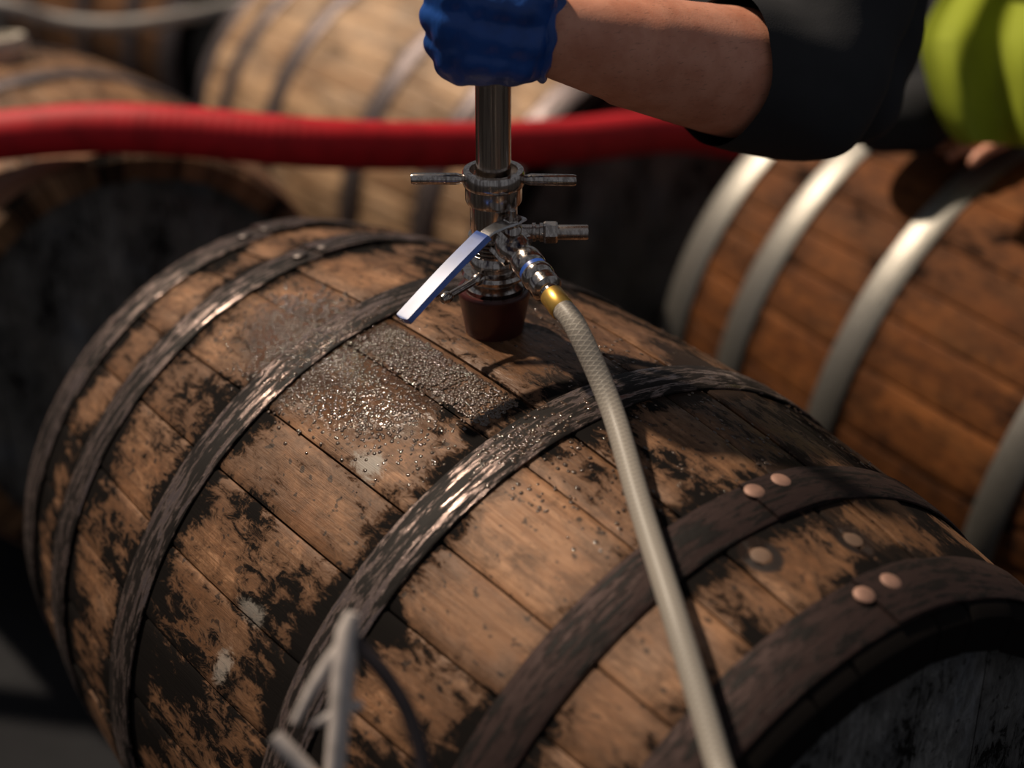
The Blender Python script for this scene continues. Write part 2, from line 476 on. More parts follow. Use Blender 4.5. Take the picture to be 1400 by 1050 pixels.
def stave_mesh(th0, th1, dr, ns=20, nc=6, hole=None):
    V, F, UV = [], [], []
    gap = 0.0008/R; ch = 0.0030/R
    ths = [th0+gap] + [th0+gap+ch + (th1-th0-2*gap-2*ch)*k/nc for k in range(nc+1)] + [th1-gap]
    ss = [-END, -END+0.006] + [(-END+0.012)+(2*END-0.024)*k/ns for k in range(ns+1)] + [END-0.006, END]
    n = len(ths)+2
    for i, s in enumerate(ss):
        r = prof(s)+dr
        if i in (0, len(ss)-1): r -= 0.006
        elif i in (1, len(ss)-2): r -= 0.0015
        ri = r-0.026
        for j, th in enumerate(ths):
            rr = r-(0.0012 if j in (0, len(ths)-1) else 0)
            V.append((s, rr*math.cos(th), rr*math.sin(th)+R)); UV.append((s, th*R))
        for th in (th1-gap, th0+gap):
            V.append((s, ri*math.cos(th), ri*math.sin(th)+R)); UV.append((s, th*R))
    for i in range(len(ss)-1):
        for j in range(n):
            k = (j+1) % n
            F.append((i*n+j, i*n+k, (i+1)*n+k, (i+1)*n+j))
    F.append(tuple(reversed(range(n)))); F.append(tuple((len(ss)-1)*n+j for j in range(n)))
    return mesh('stave', V, F, UV)

def hoop_mesh(s0, wid, th_lap, seg=96, th=0.0022, lift=0.0008):
    V, F, UV = [], [], []
    tot = 2*PI+0.22
    for i in range(seg+1):
        a = th_lap + tot*i/seg
        over = max(0.0, (a-th_lap-2*PI+0.05)/0.08)
        add = lift + (th+0.0003)*min(1.0, over)
        b = 0.0014
        for ds, dh in ((-wid/2, 0), (-wid/2, th-b*0.6), (-wid/2+b, th), (0, th+0.0004), (wid/2-b, th), (wid/2, th-b*0.6), (wid/2, 0)):
            s = s0+ds
            rr = prof(s)+add+dh
            V.append((s, rr*math.cos(a), rr*math.sin(a)+R)); UV.append((s, a*R))
    n = 7
    for i in range(seg):
        for j in range(n):
            k = (j+1) % n
            F.append((i*n+j, i*n+k, (i+1)*n+k, (i+1)*n+j))
    F.append(tuple(reversed(range(n)))); F.append(tuple(seg*n+j for j in range(n)))
    me = mesh('hoop', V, F, UV)
    bm = bmesh.new(); bm.from_mesh(me); bmesh.ops.recalc_face_normals(bm, faces=bm.faces); bm.to_mesh(me); bm.free()
    return me

def surf(s, deg, off=0.0):
    a = math.radians(deg); r = prof(s)+off
    return Vector((s, r*math.cos(a), r*math.sin(a)+R)), Vector((-slope(s), math.cos(a), math.sin(a))).normalized()

def rivet_mesh(name, s, deg, r, h, off):
    p, n = surf(s, deg, off)
    bm = bmesh.new()
    lathe(bm, [(r, 0), (r*0.97, h*0.4), (r*0.75, h*0.8), (r*0.35, h)], p, n, 14)
    return bm_mesh(name, bm)

def barrel(name, label, t, wood_m, hoop_m, head_m, edges, rivet_m, lap=1.5, seed=0, rivets=None, rusty_m=None):
    """t = (x, y, z of centre, yaw, tilt)"""
    rng = random.Random(seed)
    rot = Matrix.Rotation(t[3], 3, 'Z') @ Matrix.Rotation(t[4], 3, 'Y')
    loc = Vector(t[:3]) + rot @ Vector((0, 0, -R))
    b = empty(name, label, 'barrel', loc, rot.to_euler())
    for i in range(len(edges)):
        a0 = math.radians(edges[i]); a1 = math.radians(edges[(i+1) % len(edges)])
        if a1 <= a0: a1 += 2*PI
        link('stave', stave_mesh(a0, a1, rng.uniform(-0.0010, 0.0010)), wood_m, b)
    k = 0
    for sgn in (-1, 1):
        for key, wid in (('H', 0.044), ('Q', 0.040), ('B', 0.040)):
            s0 = sgn*HOOPS[key]
            la = lap + (0.35*k if not (rivets and (sgn, key) in rivets) else 0)
            if rivets and (sgn, key) in rivets: la = rivets[(sgn, key)][0]
            h = link('hoop', hoop_mesh(s0, wid, la), rusty_m if (rusty_m and sgn > 0 and key in 'QH') else hoop_m, b)
            if rivets and (sgn, key) in rivets:
                rl = rivets[(sgn, key)][1]
            else:
                ad = math.degrees(la+2*PI+0.08)
                rl = [(s0-0.008, ad), (s0+0.008, ad+5)]
            for rs, rd in rl:
                link('rivet', rivet_mesh('rivet', rs, rd, 0.0078, 0.0026, 0.0048), rivet_m if sgn > 0 else M['rivet_dark'], h)
            k += 1
    # heads of boards, set inside the chime
    rad = prof(0.41)-0.0275
    for sgn in (-1, 1):
        cuts = [-rad, -0.185, -0.105, -0.03, 0.055, 0.13, 0.20, rad]
        for c0, c1 in zip(cuts[:-1], cuts[1:]):
            V, n = [], 10
            g = 0.0008
            ys = [c0+g+(c1-c0-2*g)*q/n for q in range(n+1)]
            loop = [(y, math.sqrt(max(0, rad*rad-y*y))) for y in ys] + [(y, -math.sqrt(max(0, rad*rad-y*y))) for y in reversed(ys)]
            x0, x1 = (0.385, 0.403) if sgn > 0 else (-0.403, -0.385)
            m_ = len(loop)
            V = [(x0, y, z+R) for y, z in loop] + [(x1, y, z+R) for y, z in loop]
            uvs = [(z, y) for y, z in loop]*2
            F = [tuple(reversed(range(m_))), tuple(range(m_, 2*m_))] + [(q, (q+1) % m_, m_+(q+1) % m_, m_+q) for q in range(m_)]
            me = mesh('head_board', V, F, uvs)
            link('head_board', me, head_m, b)
    return b

def even_edges(seed, n=29):
    rng = random.Random(seed)
    ws = [rng.uniform(0.65, 1.35) for _ in range(n)]
    tot = sum(ws); a = rng.uniform(0, 10); out = []
    for x in ws:
        out.append(a); a += x/tot*360
    return out

main_edges = [98.5, 106.7, 122.0, 133.0, 146.0, 157.5, 170.5, 183, 196, 207, 221, 232, 246, 258, 271, 283, 297, 308, 322, 335, 346, 0.5+360, 372, 386, 397, 411, 422.5, 434, 441.5]
main_edges = [e % 360 for e in main_edges]
barrel_main = barrel('oak_barrel', 'weathered oak barrel with black rusty hoops, filling pipe stuck in its bung hole',
                     (0, 0, 0, 0, 0), M['wood_main'], M['hoop_main'], M['wood_head'], main_edges, M['rivet'], seed=3, lap=3.9, rusty_m=M['hoop_rusty_shaded'],
                     rivets={(1, 'Q'): (math.radians(76), [(0.271, 87.8), (0.270, 82.6)]), (1, 'H'): (math.radians(76), [(0.385, 89.3), (0.384, 83.8)]),
                             (-1, 'H'): (math.radians(78), [(-0.386, 95.0), (-0.386, 90.0)]), (-1, 'Q'): (math.radians(80), [(-0.275, 95.5), (-0.275, 90.5)])})
for s, dg in ((0.337, 81.1), (0.317, 95.1)):
    link('plug', rivet_mesh('plug', s, dg, 0.0075, 0.0012, -0.0002), M['plug'], barrel_main)

# water drops lying on the staves beside the bung
def droplets():
    rng = random.Random(11)
    V, F = [], []
    def drop(s, deg, r, flat, lift=0.0):
        p, n = surf(s, deg, lift)
        t1 = Vector((1, 0, 0)); t1 = (t1-n*t1.dot(n)).normalized(); t2 = n.cross(t1)
        base = len(V); K = 6
        el = rng.uniform(0.8, 1.5)
        for rr, hh in ((1.0, -0.05), (0.82, 0.55), (0.42, 0.90)):
            for k in range(K):
                a = 2*PI*k/K+0.5*hh
                V.append(p + t1*(r*rr*el*math.cos(a)) + t2*(r*rr*math.sin(a)) + n*(r*hh*flat))
        V.append(p+n*(r*flat))
        for ring in (0, 1):
            for k in range(K):
                j = (k+1) % K
                F.append((base+ring*K+k, base+ring*K+j, base+(ring+1)*K+j, base+(ring+1)*K+k))
        for k in range(K):
            F.append((base+2*K+k, base+2*K+(k+1) % K, base+3*K))
    for _ in range(1900):           # dense field on one stave
        drop(rng.uniform(-0.085, 0.084), rng.uniform(99.6, 105.9), rng.uniform(0.0006, 0.0019), rng.uniform(0.22, 0.48))
    for _ in range(1900):           # wet patch across the bilge hoop
        s = rng.gauss(-0.10, 0.05); d = rng.gauss(112, 4.5)
        if abs(abs(s)-0.1197) < 0.020: continue
        drop(s, d, rng.uniform(0.0006, 0.0019), rng.uniform(0.22, 0.48))
    for _ in range(1300):
        s = rng.gauss(-0.155, 0.04); d = rng.gauss(107, 4.0)
        if abs(abs(s)-0.1197) < 0.020 or s < -0.25: continue
        drop(s, d, rng.uniform(0.0006, 0.0019), rng.uniform(0.22, 0.48))
    for _ in range(500):
        s = rng.gauss(0.01, 0.035); d = rng.gauss(112, 4)
        if s > 0.09: continue
        drop(s, d, rng.uniform(0.0006, 0.0019), rng.uniform(0.22, 0.48))
    for _ in range(600):            # on the hoops
        s0 = rng.choice((-0.1197, -0.1197, 0.1197))
        d = rng.gauss(109 if s0 < 0 else 104, 5)
        drop(s0+rng.uniform(-0.017, 0.017), d, rng.uniform(0.0006, 0.0019), rng.uniform(0.22, 0.48), 0.0032)
    for _ in range(500):            # along the far flank
        s = rng.uniform(-0.05, 0.26); d = rng.uniform(52, 96)
        if min(abs(s-h) for h in (0.1197, 0.2795)) < 0.021: continue
        drop(s, d, rng.uniform(0.0006, 0.0019), rng.uniform(0.22, 0.48))
    for _ in range(160):
        s = rng.uniform(0.145, 0.25); d = rng.uniform(88, 112)
        drop(s, d, rng.uniform(0.0006, 0.0019), rng.uniform(0.22, 0.48))
    me = mesh('water_droplets', V, F)
    o = link('water_droplets', me, M['water'], barrel_main, smooth=False)
    me.polygons.foreach_set('use_smooth', [True]*len(me.polygons))
    o['kind'] = 'stuff'
droplets()

barrel('oak_barrel', 'orange-brown oak barrel with bright galvanised hoops under the leaning worker', (-0.1218, 0.9577, -0.1257, 0.0897, 0.1314),
       M['wood_right'], M['hoop_right'], M['wood_head'], even_edges(21), M['rivet_dark'], seed=4, lap=3.5)
barrel('oak_barrel', 'brown oak barrel with a white bung, dark end facing the wet barrel', (-1.2498, 0.1085, -0.125, -0.1133, -0.1236),
       M['wood_left'], M['hoop_dark'], M['wood_head'], even_edges(22), M['rivet_dark'], seed=5, lap=3.5, rusty_m=M['hoop_brown'])
barrel('oak_barrel', 'pale tan oak barrel lying behind the red hose and gloved hand', (-1.2429, 0.8578, -0.1252, 0.0373, -0.0025),
       M['wood_pale'], M['hoop_dark'], M['wood_head'], even_edges(23), M['rivet_dark'], seed=6, lap=3.5)
barrel('oak_barrel', 'dark brown oak barrel farthest back, under the milky hose', (-2.39, 0.96, -0.125, 0.04, 0.0),
       M['wood_dark'], M['hoop_dark'], M['wood_head'], even_edges(24), M['rivet_dark'], seed=7, lap=3.5)

# timbers under the wet barrel
for x, lab in ((-0.26, 'dark timber block under the wet barrel, at its end towards the brown barrel'), (0.26, 'dark timber block under the wet barrel, at its end with copper-coloured rivets')):
    bm = bmesh.new()
    top = -prof(0.215)-0.0012
    box(bm, (x-0.045, -0.20, FLOOR), (x+0.045, 0.30, top), bev=0.004)
    tag(link('wooden_block', bm_mesh('wooden_block', bm), M['timber']), lab, 'block', 'timbers under the barrel')

# white bung of the left barrel
p0 = Vector((-1.2898, 0.1128, 0.197))
wb = lathe_obj('white_bung', [(0.020, -0.012), (0.026, 0.004), (0.030, 0.010), (0.031, 0.030), (0.027, 0.036), (0.016, 0.037), (0.014, 0.030)], M['white_bung'], None, p0, (-0.12, 0, 1))
tag(wb, 'white plastic bung plugging the brown barrel beyond the red hose', 'bung')

# ------------------------------------------------------------------ filling pipe assembly
B = Vector((-0.0182, 0.0, 0.325))
E3 = Vector((0.791, -0.612, 0)); R3 = Vector((0.612, 0.791, 0))
fw = empty('filling_pipe', 'stainless filling pipe with side valve and red rubber bung, standing in the wet barrel', 'filling pipe', B)
lathe_obj('rubber_bung', [(0.0215, -0.012), (0.0235, 0.0), (0.0293, 0.034), (0.0298, 0.0365), (0.0288, 0.0385), (0.0262, 0.0385), (0.0245, 0.0365), (0.012, 0.0365)], M['bung'], fw, (0, 0, 0), seg=48)
lathe_obj('body_tube', [(0.0185, 0.034), (0.0235, 0.036), (0.0240, 0.041), (0.0195, 0.045), (0.0190, 0.060), (0.0200, 0.061), (0.0200, 0.066), (0.0182, 0.068), (0.0182, 0.090), (0.0188, 0.092), (0.0188, 0.118)], M['chrome'], fw, seg=48)
cl = lathe_obj('clamp_ring', [(0.0190, 0.0475), (0.0250, 0.0490), (0.0262, 0.0520), (0.0250, 0.0550), (0.0190, 0.0565)], M['chrome'], fw, seg=48)
# clamp bolt with wing handle on the near side
c0 = E3*0.020 - R3*0.010 + Vector((0, 0, 0.056))
c1 = E3*0.040 - R3*0.034 + Vector((0, 0, 0.050))
bm = bmesh.new(); rod(bm, c0, c1, 0.0030); lathe(bm, [(0.003, 0), (0.0046, 0.0015), (0.0050, 0.005), (0.0035, 0.0085), (0.001, 0.0092)], c1, c1-c0, 16)
lathe(bm, [(0.004, -0.004), (0.0052, -0.002), (0.0052, 0.003), (0.004, 0.005)], c0+(c1-c0)*0.08, c1-c0, 8)
link('clamp_bolt', bm_mesh('clamp_bolt', bm), M['chrome'], cl)
bm = bmesh.new()
for k in range(5): lathe(bm, [(0.0188, 0.0690+k*0.0034), (0.0205, 0.0700+k*0.0034), (0.0205, 0.0712+k*0.0034), (0.0188, 0.0722+k*0.0034)], seg=40)
link('thread', bm_mesh('thread', bm), M['chrome'], fw)
col = lathe_obj('collar', [(0.0190, 0.1120), (0.0215, 0.1125), (0.0225, 0.1150), (0.0225, 0.1260), (0.0240, 0.1275), (0.0245, 0.1300), (0.0245, 0.1375), (0.0235, 0.1395), (0.0190, 0.1395), (0.0180, 0.1345), (0.0140, 0.1345)], M['chrome'], fw, seg=48)
HZ = 0.1315
for sg in (-1, 1):
    d = R3*sg + Vector((0, 0, -0.02*sg if sg > 0 else 0.0))
    bm = bmesh.new()
    lathe(bm, [(0.0030, 0.021), (0.0036, 0.025), (0.0047, 0.029), (0.0047, 0.0625), (0.0040, 0.0645), (0.0015, 0.0648)], Vector((0, 0, HZ)), d, 20)
    link('handle_bar', bm_mesh('handle_bar', bm), M['chrome'], col)
lathe_obj('riser_pipe', [(0.0138, 0.118), (0.0138, 0.400), (0.0150, 0.402), (0.0150, 0.420), (0.0125, 0.421), (0.0125, 0.41)], M['chrome'], fw, seg=40)
# side port, pointing right
ps = Vector((0, 0, 0.086))
bm = bmesh.new()
lathe(bm, [(0.0062, 0.017), (0.0062, 0.030), (0.0075, 0.0305), (0.0075, 0.033), (0.0062, 0.0335), (0.0062, 0.036), (0.0075, 0.0365), (0.0075, 0.039), (0.0062, 0.0395)], ps, R3, 24)
sp = link('side_port', bm_mesh('side_port', bm), M['chrome_dull'], fw)
bm = bmesh.new(); lathe(bm, [(0.0080, 0.0395), (0.0088, 0.041), (0.0088, 0.049), (0.0080, 0.0505)], ps, R3, 6)
link('hex_nut', bm_mesh('hex_nut', bm), M['chrome_dull'], sp, smooth=False)
bm = bmesh.new(); lathe(bm, [(0.0060, 0.0505), (0.0060, 0.074), (0.0056, 0.0748), (0.0042, 0.0748), (0.0042, 0.066)], ps, R3, 24)
link('nozzle', bm_mesh('nozzle', bm), M['chrome_dull'], sp)
# ball valve on the near side, axis VD
VD = (R3*0.50 + E3*0.86 + Vector((0, 0, -0.16))).normalized()
VO = Vector((0, 0, 0.0900)) + VD*0.010
bm = bmesh.new()
lathe(bm, [(0.0085, -0.004), (0.0085, 0.006), (0.0100, 0.0065), (0.0115, 0.010), (0.0130, 0.014), (0.0135, 0.020), (0.0130, 0.026), (0.0115, 0.030), (0.0100, 0.0335), (0.0100, 0.038)], VO, VD, 28)
VC = VO + VD*0.020
lathe(bm, [(0.0070, 0.006), (0.0072, 0.0165), (0.0060, 0.018)], VC, (0, 0, 1), 20)
bv = link('ball_valve', bm_mesh('ball_valve', bm), M['chrome'], fw)
for k in range(2):
    bm = bmesh.new()
    lathe(bm, [(0.0068, 0), (0.0074, 0.001), (0.0074, 0.0046), (0.0068, 0.0056)], VC+Vector((0, 0, 0.0180 if k == 0 else -0.017)), (0, 0, 1), 6)
    link('hex_nut', bm_mesh('hex_nut', bm), M['chrome'], bv, smooth=False)
bm = bmesh.new()
lathe(bm, [(0.0030, 0.0), (0.0030, 0.008), (0.0022, 0.0088)], VC+Vector((0, 0, 0.0225)), (0, 0, 1), 12)
link('stem', bm_mesh('stem', bm), M['chrome'], bv)
# bolts on the valve flange
for a in (0.6, 2.2, 3.8, 5.4):
    bm = bmesh.new()
    MM = frame_z(VD); p = VO + VD*0.008 + MM @ Vector((0.0125*math.cos(a), 0.0125*math.sin(a), 0))
    lathe(bm, [(0.0030, -0.003), (0.0034, -0.001), (0.0034, 0.018), (0.0026, 0.0205)], p, VD, 6)
    link('flange_bolt', bm_mesh('flange_bolt', bm), M['chrome'], bv, smooth=False)
# lever with blue sleeve: out of the stem, bent down, pointing away from the hose
LD = (-R3*0.72 + E3*0.69).normalized()
la = VC + Vector((0, 0, 0.0215))
def strip(name, P, wid, th, mat, parent, rounded=False):
    P = [Vector(p) for p in P]
    side = LD.cross(Vector((0, 0, 1))).normalized()
    bm = bmesh.new(); rows = []
    for i, p in enumerate(P):
        t = (P[min(i+1, len(P)-1)]-P[max(0, i-1)]).normalized()
        up = side.cross(t).normalized()
        wv = wid if not isinstance(wid, (list, tuple)) else wid[i]
        rr = th*0.45
        rows.append([bm.verts.new(p+side*(x*wv/2)+up*y) for x, y in ((-1, 0), (-1+2*rr/wv, th/2), (1-2*rr/wv, th/2), (1, 0), (1-2*rr/wv, -th/2), (-1+2*rr/wv, -th/2))])
    for a, b in zip(rows[:-1], rows[1:]):
        for k in range(6):
            j = (k+1) % 6
            bm.faces.new((a[k], a[j], b[j], b[k]))
    bm.faces.new(list(reversed(rows[0]))); bm.faces.new(rows[-1])
    return link(name, bm_mesh(name, bm), mat, parent)
Z = Vector((0, 0, 1))
lv = strip('lever', [la-LD*0.010, la, la+LD*0.014, la+LD*0.025-Z*0.001, la+LD*0.036-Z*0.005, la+LD*0.052-Z*0.013], [0.012, 0.016, 0.014, 0.012, 0.012, 0.012], 0.0024, M['lever_steel'], bv)
gp = spline([la+LD*0.031-Z*0.003, la+LD*0.038-Z*0.006, la+LD*0.070-Z*0.022, la+LD*0.108-Z*0.043, la+LD*0.114-Z*0.0465], 4)
strip('lever_sleeve', gp, [0.0185]*(len(gp)-3)+[0.0175, 0.015, 0.008], 0.0062, M['blue_grip'], lv)
# couplings between valve and hose
HD = (R3*0.44 + E3*0.86 + Vector((0, 0, -0.26))).normalized()
HO = VO + VD*0.037
lathe_obj('coupling', [(0.0095, 0.0), (0.0120, 0.001), (0.0128, 0.004), (0.0128, 0.012), (0.0118, 0.0155), (0.0105, 0.0165)], M['chrome'], fw, HO, HD, 28)
lathe_obj('blue_ring', [(0.0100, 0.0160), (0.0116, 0.0165), (0.0116, 0.0200), (0.0100, 0.0205)], M['blue_ring'], fw, HO, HD, 28)
lathe_obj('coupling', [(0.0100, 0.0202), (0.0126, 0.0210), (0.0132, 0.0240), (0.0126, 0.0285), (0.0110, 0.0300), (0.0110, 0.0320), (0.0124, 0.0330), (0.0124, 0.0400), (0.0100, 0.0420), (0.0080, 0.0430), (0.0080, 0.0490)], M['chrome'], fw, HO, HD, 28)
lathe_obj('brass_ferrule', [(0.0086, 0.0470), (0.0094, 0.0480), (0.0094, 0.0660), (0.0086, 0.0670)], M['brass'], fw, HO, HD, 28)
HE = B + HO + HD*0.060

def hose_mesh(name, P, rad, mat, sub=12, seg=20):
    pts = spline(P, sub)
    bm = bmesh.new(); tube(bm, pts, rad, seg)
    me = bm_mesh(name, bm)
    L = me.uv_layers.new(name='UVMap')
    cum = [0.0]
    for a, b in zip(pts[:-1], pts[1:]): cum.append(cum[-1]+(b-a).length)
    n = len(pts)
    for poly in me.polygons:
        ks = [me.loops[l].vertex_index % seg for l in poly.loop_indices]
        wrap = max(ks)-min(ks) > seg/2
        for l in poly.loop_indices:
            vi = me.loops[l].vertex_index
            k = vi % seg
            if wrap and k == 0: k = seg
            L.data[l].uv = (cum[min(vi//seg, n-1)], k/seg)
    return link(name, me, mat)
h = hose_mesh('clear_hose', [HE, HE+HD*0.03, at(836, 558, 1.262), at(878, 700, 1.19), at(925, 850, 1.118), at(978, 1030, 1.06), at(1000, 1130, 1.03), at(1010, 1420, 0.985), at(1000, 1900, 0.97), Vector((0.60, -0.25, -0.36)), Vector((0.70, -0.22, FLOOR+0.012)), Vector((0.95, -0.05, FLOOR+0.010))], 0.0086, M['hose_clear'])
tag(h, 'clear braided hose running from the valve over the wet barrel', 'hose')
h = hose_mesh('red_hose', [Vector((-1.85, -1.10, FLOOR+0.031)), Vector((-1.55, -0.82, FLOOR+0.031)), Vector((-1.42, -0.66, -0.32)), Vector((-1.33, -0.52, -0.05)), at(-420, 245, 2.14), at(-200, 210, 2.10), at(-20, 188, 2.07), at(120, 176, 2.05), at(250, 180, 2.04), at(450, 197, 2.06), at(640, 199, 2.17), at(780, 192, 2.29), at(900, 180, 2.42), at(1000, 187, 2.52), at(1130, 215, 2.64), at(1300, 330, 2.86), Vector((-0.58, 1.62, FLOOR+0.031)), Vector((-0.35, 1.95, FLOOR+0.031))], 0.030, M['hose_red'], seg=28)
tag(h, 'thick red hose lying across the brown barrel behind the filling pipe', 'hose')
h = hose_mesh('milky_hose', [Vector((-3.0, 0.0, FLOOR+0.014)), Vector((-2.75, -0.05, FLOOR+0.014)), Vector((-2.52, -0.03, -0.10)), at(-170, -40, 3.05), at(0, 6, 2.97), at(70, 26, 3.0), at(150, 34, 3.0), at(230, 26, 3.02), at(310, 10, 3.10), at(385, -14, 3.17), Vector((-1.67, 0.87, 0.19)), Vector((-1.56, 0.95, 0.19)), Vector((-1.50, 1.20, 0.02)), Vector((-1.50, 1.32, -0.30)), Vector((-1.45, 1.45, FLOOR+0.014)), Vector((-1.2, 1.7, FLOOR+0.014))], 0.0125, M['hose_grey'])
tag(h, 'milky thin hose looped over the farthest dark barrel', 'hose')

# ------------------------------------------------------------------ forked rod in front of the barrel
st = empty('forked_rod', 'grey forked metal rod standing in front of the wet barrel', 'rod', at(470, 950, 1.0)*1.0)
base = st.location.copy()
def loc(px, py, d): return at(px, py, d)-base
gz = FLOOR-base.z
tube_obj('upright', [loc(482, 838, 1.0), loc(476, 862, 1.0), loc(470, 910, 1.0), loc(464, 980, 1.0), loc(456, 1080, 1.0)] + [Vector((loc(452, 1150, 1.0).x, loc(452, 1150, 1.0).y, z)) for z in (-0.12, -0.4, gz+0.004)],
         [0.0040, 0.0068, 0.0076, 0.0064, 0.0060, 0.0058, 0.0056, 0.0056], M['grey_metal'], st)
tube_obj('prong', [loc(472, 878, 1.0), loc(450, 905, 1.0), loc(425, 945, 1.0), loc(402, 988, 1.0)], [0.0045, 0.0042, 0.0036, 0.0022], M['grey_metal'], st)
tube_obj('prong', [loc(425, 992, 1.0), loc(445, 982, 1.0), loc(466, 972, 1.0), loc(496, 962, 1.0)], [0.0016, 0.0034, 0.0042, 0.0026], M['grey_metal'], st)
b2 = tube_obj('brace', [loc(376, 1006, 1.0), loc(392, 1024, 1.0), loc(420, 1054, 1.0), loc(455, 1100, 1.0)], [0.0044, 0.0052, 0.0050, 0.0046], M['grey_metal'], st)
tube_obj('cord_loop', spline([loc(478, 868, 1.0), loc(500, 892, 1.0), loc(532, 930, 1.0), loc(562, 985, 1.0), loc(580, 1060, 1.0), loc(560, 1150, 1.0), loc(470, 1190, 1.0)], 6), 0.0050, M['dark_rubber'], st)
lathe_obj('foot', [(0.10, gz+0.0005), (0.10, gz+0.008), (0.09, gz+0.012), (0.01, gz+0.016)], M['grey_metal'], st, (loc(452, 1150, 1.0).x, loc(452, 1150, 1.0).y, 0))

# ------------------------------------------------------------------ worker leaning over the right barrel
HAND = B + Vector((0, 0, 0.252))
wr = B + R3*0.036 + E3*0.006 + Vector((0, 0, 0.250))
el = Vector((0.012, 0.300, 0.478))
shL = Vector((-0.10, 0.520, 0.700)); shR = Vector((-0.20, 0.86, 0.720))
elR = Vector((-0.14, 1.06, 0.480)); wrR = Vector((-0.185, 0.985, 0.265))
chest = Vector((-0.09, 0.74, 0.71)); belly = Vector((-0.02, 1.08, 0.65)); hip = Vector((0.02, 1.42, 0.52))
neck = Vector((-0.20, 0.62, 0.79)); head = Vector((-0.26, 0.51, 0.87))
person = empty('person', 'person in black sleeve and lime hi-vis vest gripping the pipe with a blue glove', 'person', (0.03, 1.52, FLOOR))
P0 = Vector((0.03, 1.52, FLOOR))
def q(v): return Vector(v)-P0
hipL, hipR = hip+Vector((0.10, 0.02, -0.02)), hip+Vector((-0.10, 0.02, -0.02))
knL, knR = Vector((0.15, 1.45, -0.02)), Vector((-0.12, 1.47, -0.02))
anL, anR = Vector((0.17, 1.60, -0.37)), Vector((-0.13, 1.61, -0.37))
fdir = (head-neck).normalized()
face = Vector((0.0, -0.80, -0.60)).normalized()
chains = [
    ([q(hip), q(belly), q(chest)], [0.135, 0.125, 0.145]),
    ([q(hipL), q(belly+Vector((0.06, 0, 0))), q(shL+Vector((-0.06, 0.05, 0)))], [0.10, 0.105, 0.09]),
    ([q(hipR), q(belly+Vector((-0.06, 0, 0))), q(shR+Vector((0.06, 0.05, 0)))], [0.10, 0.105, 0.09]),
    ([q(chest), q(neck), q(head-fdir*0.02)], [0.09, 0.056, 0.056]),
    ([q(shL+Vector((-0.05, 0.02, 0))), q(shL), q(shL*0.4+el*0.6), q(el)], [0.07, 0.062, 0.050, 0.044]),
    ([q(el), q(el*0.72+wr*0.28), q(el*0.35+wr*0.65), q(wr)], [0.0500, 0.0560, 0.0460, 0.0300]),
    ([q(wr), q(wr-R3*0.008)], [0.026, 0.016]),
    ([q(shR+Vector((0.05, 0.02, 0))), q(shR), q(shR*0.4+elR*0.6), q(elR)], [0.07, 0.062, 0.050, 0.044]),
    ([q(elR), q(elR*0.7+wrR*0.3), q(wrR)], [0.044, 0.046, 0.028]),
    ([q(hipL), q(knL), q(anL)], [0.095, 0.060, 0.042]),
    ([q(hipR), q(knR), q(anR)], [0.095, 0.060, 0.042]),
    # head: skull, jaw, nose, ears
    ([q(head), q(head+fdir*0.045)], [0.078, 0.080]),
    ([q(head+face*0.030), q(head+face*0.050+fdir*-0.035)], [0.060, 0.045]),
    ([q(head+face*0.085+fdir*0.030), q(head+face*0.108+fdir*-0.002)], [0.009, 0.012]),
    ([q(head+Vector((0.078, 0.01, 0.0))), q(head+Vector((0.082, 0.015, 0.03)))], [0.014, 0.016]),
    ([q(head+Vector((-0.078, 0.01, 0.0))), q(head+Vector((-0.082, 0.015, 0.03)))], [0.014, 0.016]),
]
# right hand, spread on the hoop of the right barrel: palm and five fingers
pr = Vector((-0.200, 0.925, 0.232))
chains.append(([q(wrR), q(wrR*0.4+pr*0.6), q(pr)], [0.026, 0.022, 0.020]))
hd = (pr-wrR); hd.z = 0; hd.normalize(); hs = Vector((-hd.y, hd.x, 0))
for k, (o_, L_) in enumerate(((0.030, 0.066), (0.010, 0.078), (-0.010, 0.074), (-0.029, 0.060))):
    a = pr + hs*o_*0.7 - hd*0.004
    k1 = pr + hs*o_ + hd*0.028 + Z*0.004
    k2 = k1 + hd*(L_*0.50) + hs*o_*0.15 - Z*0.004
    k3 = k2 + hd*(L_*0.45) + hs*o_*0.10 - Z*0.014
    chains.append(([q(a), q(k1), q(k2), q(k3)], [0.014, 0.0105, 0.0090, 0.0075]))
a = pr - hd*0.035 - hs*0.015
chains.append(([q(a), q(a-hs*0.030+hd*0.018-Z*0.004), q(a-hs*0.046+hd*0.050-Z*0.012)], [0.014, 0.0110, 0.0085]))
body = blob('body', chains, 0.0062, M['skin'], person, smooth=3)
body['label'] = 'bare forearm and skin'
for sx in (-1, 1):
    bm = bmesh.new()
    lathe(bm, [(0.001, 0.012), (0.008, 0.009), (0.012, 0.0), (0.008, -0.009), (0.001, -0.012)], q(head+face*0.073+fdir*0.032+Vector((0.032*sx, 0, 0))), face, 14)
    link('eye', bm_mesh('eye', bm), M['eye'], person)
bm = bmesh.new(); tube(bm, [q(head+face*0.092+fdir*-0.034+Vector((x, 0, 0))) for x in (-0.022, -0.01, 0, 0.01, 0.022)], [0.003, 0.006, 0.007, 0.006, 0.003], 8)
link('mouth', bm_mesh('mouth', bm), M['lip'], person)
blob('hair', [([q(head+fdir*0.040-face*0.015), q(head+fdir*0.062+face*0.010)], [0.086, 0.080]), ([q(head-face*0.030), q(head-face*0.025+fdir*0.05)], [0.074, 0.078])], 0.008, M['hair'], person)
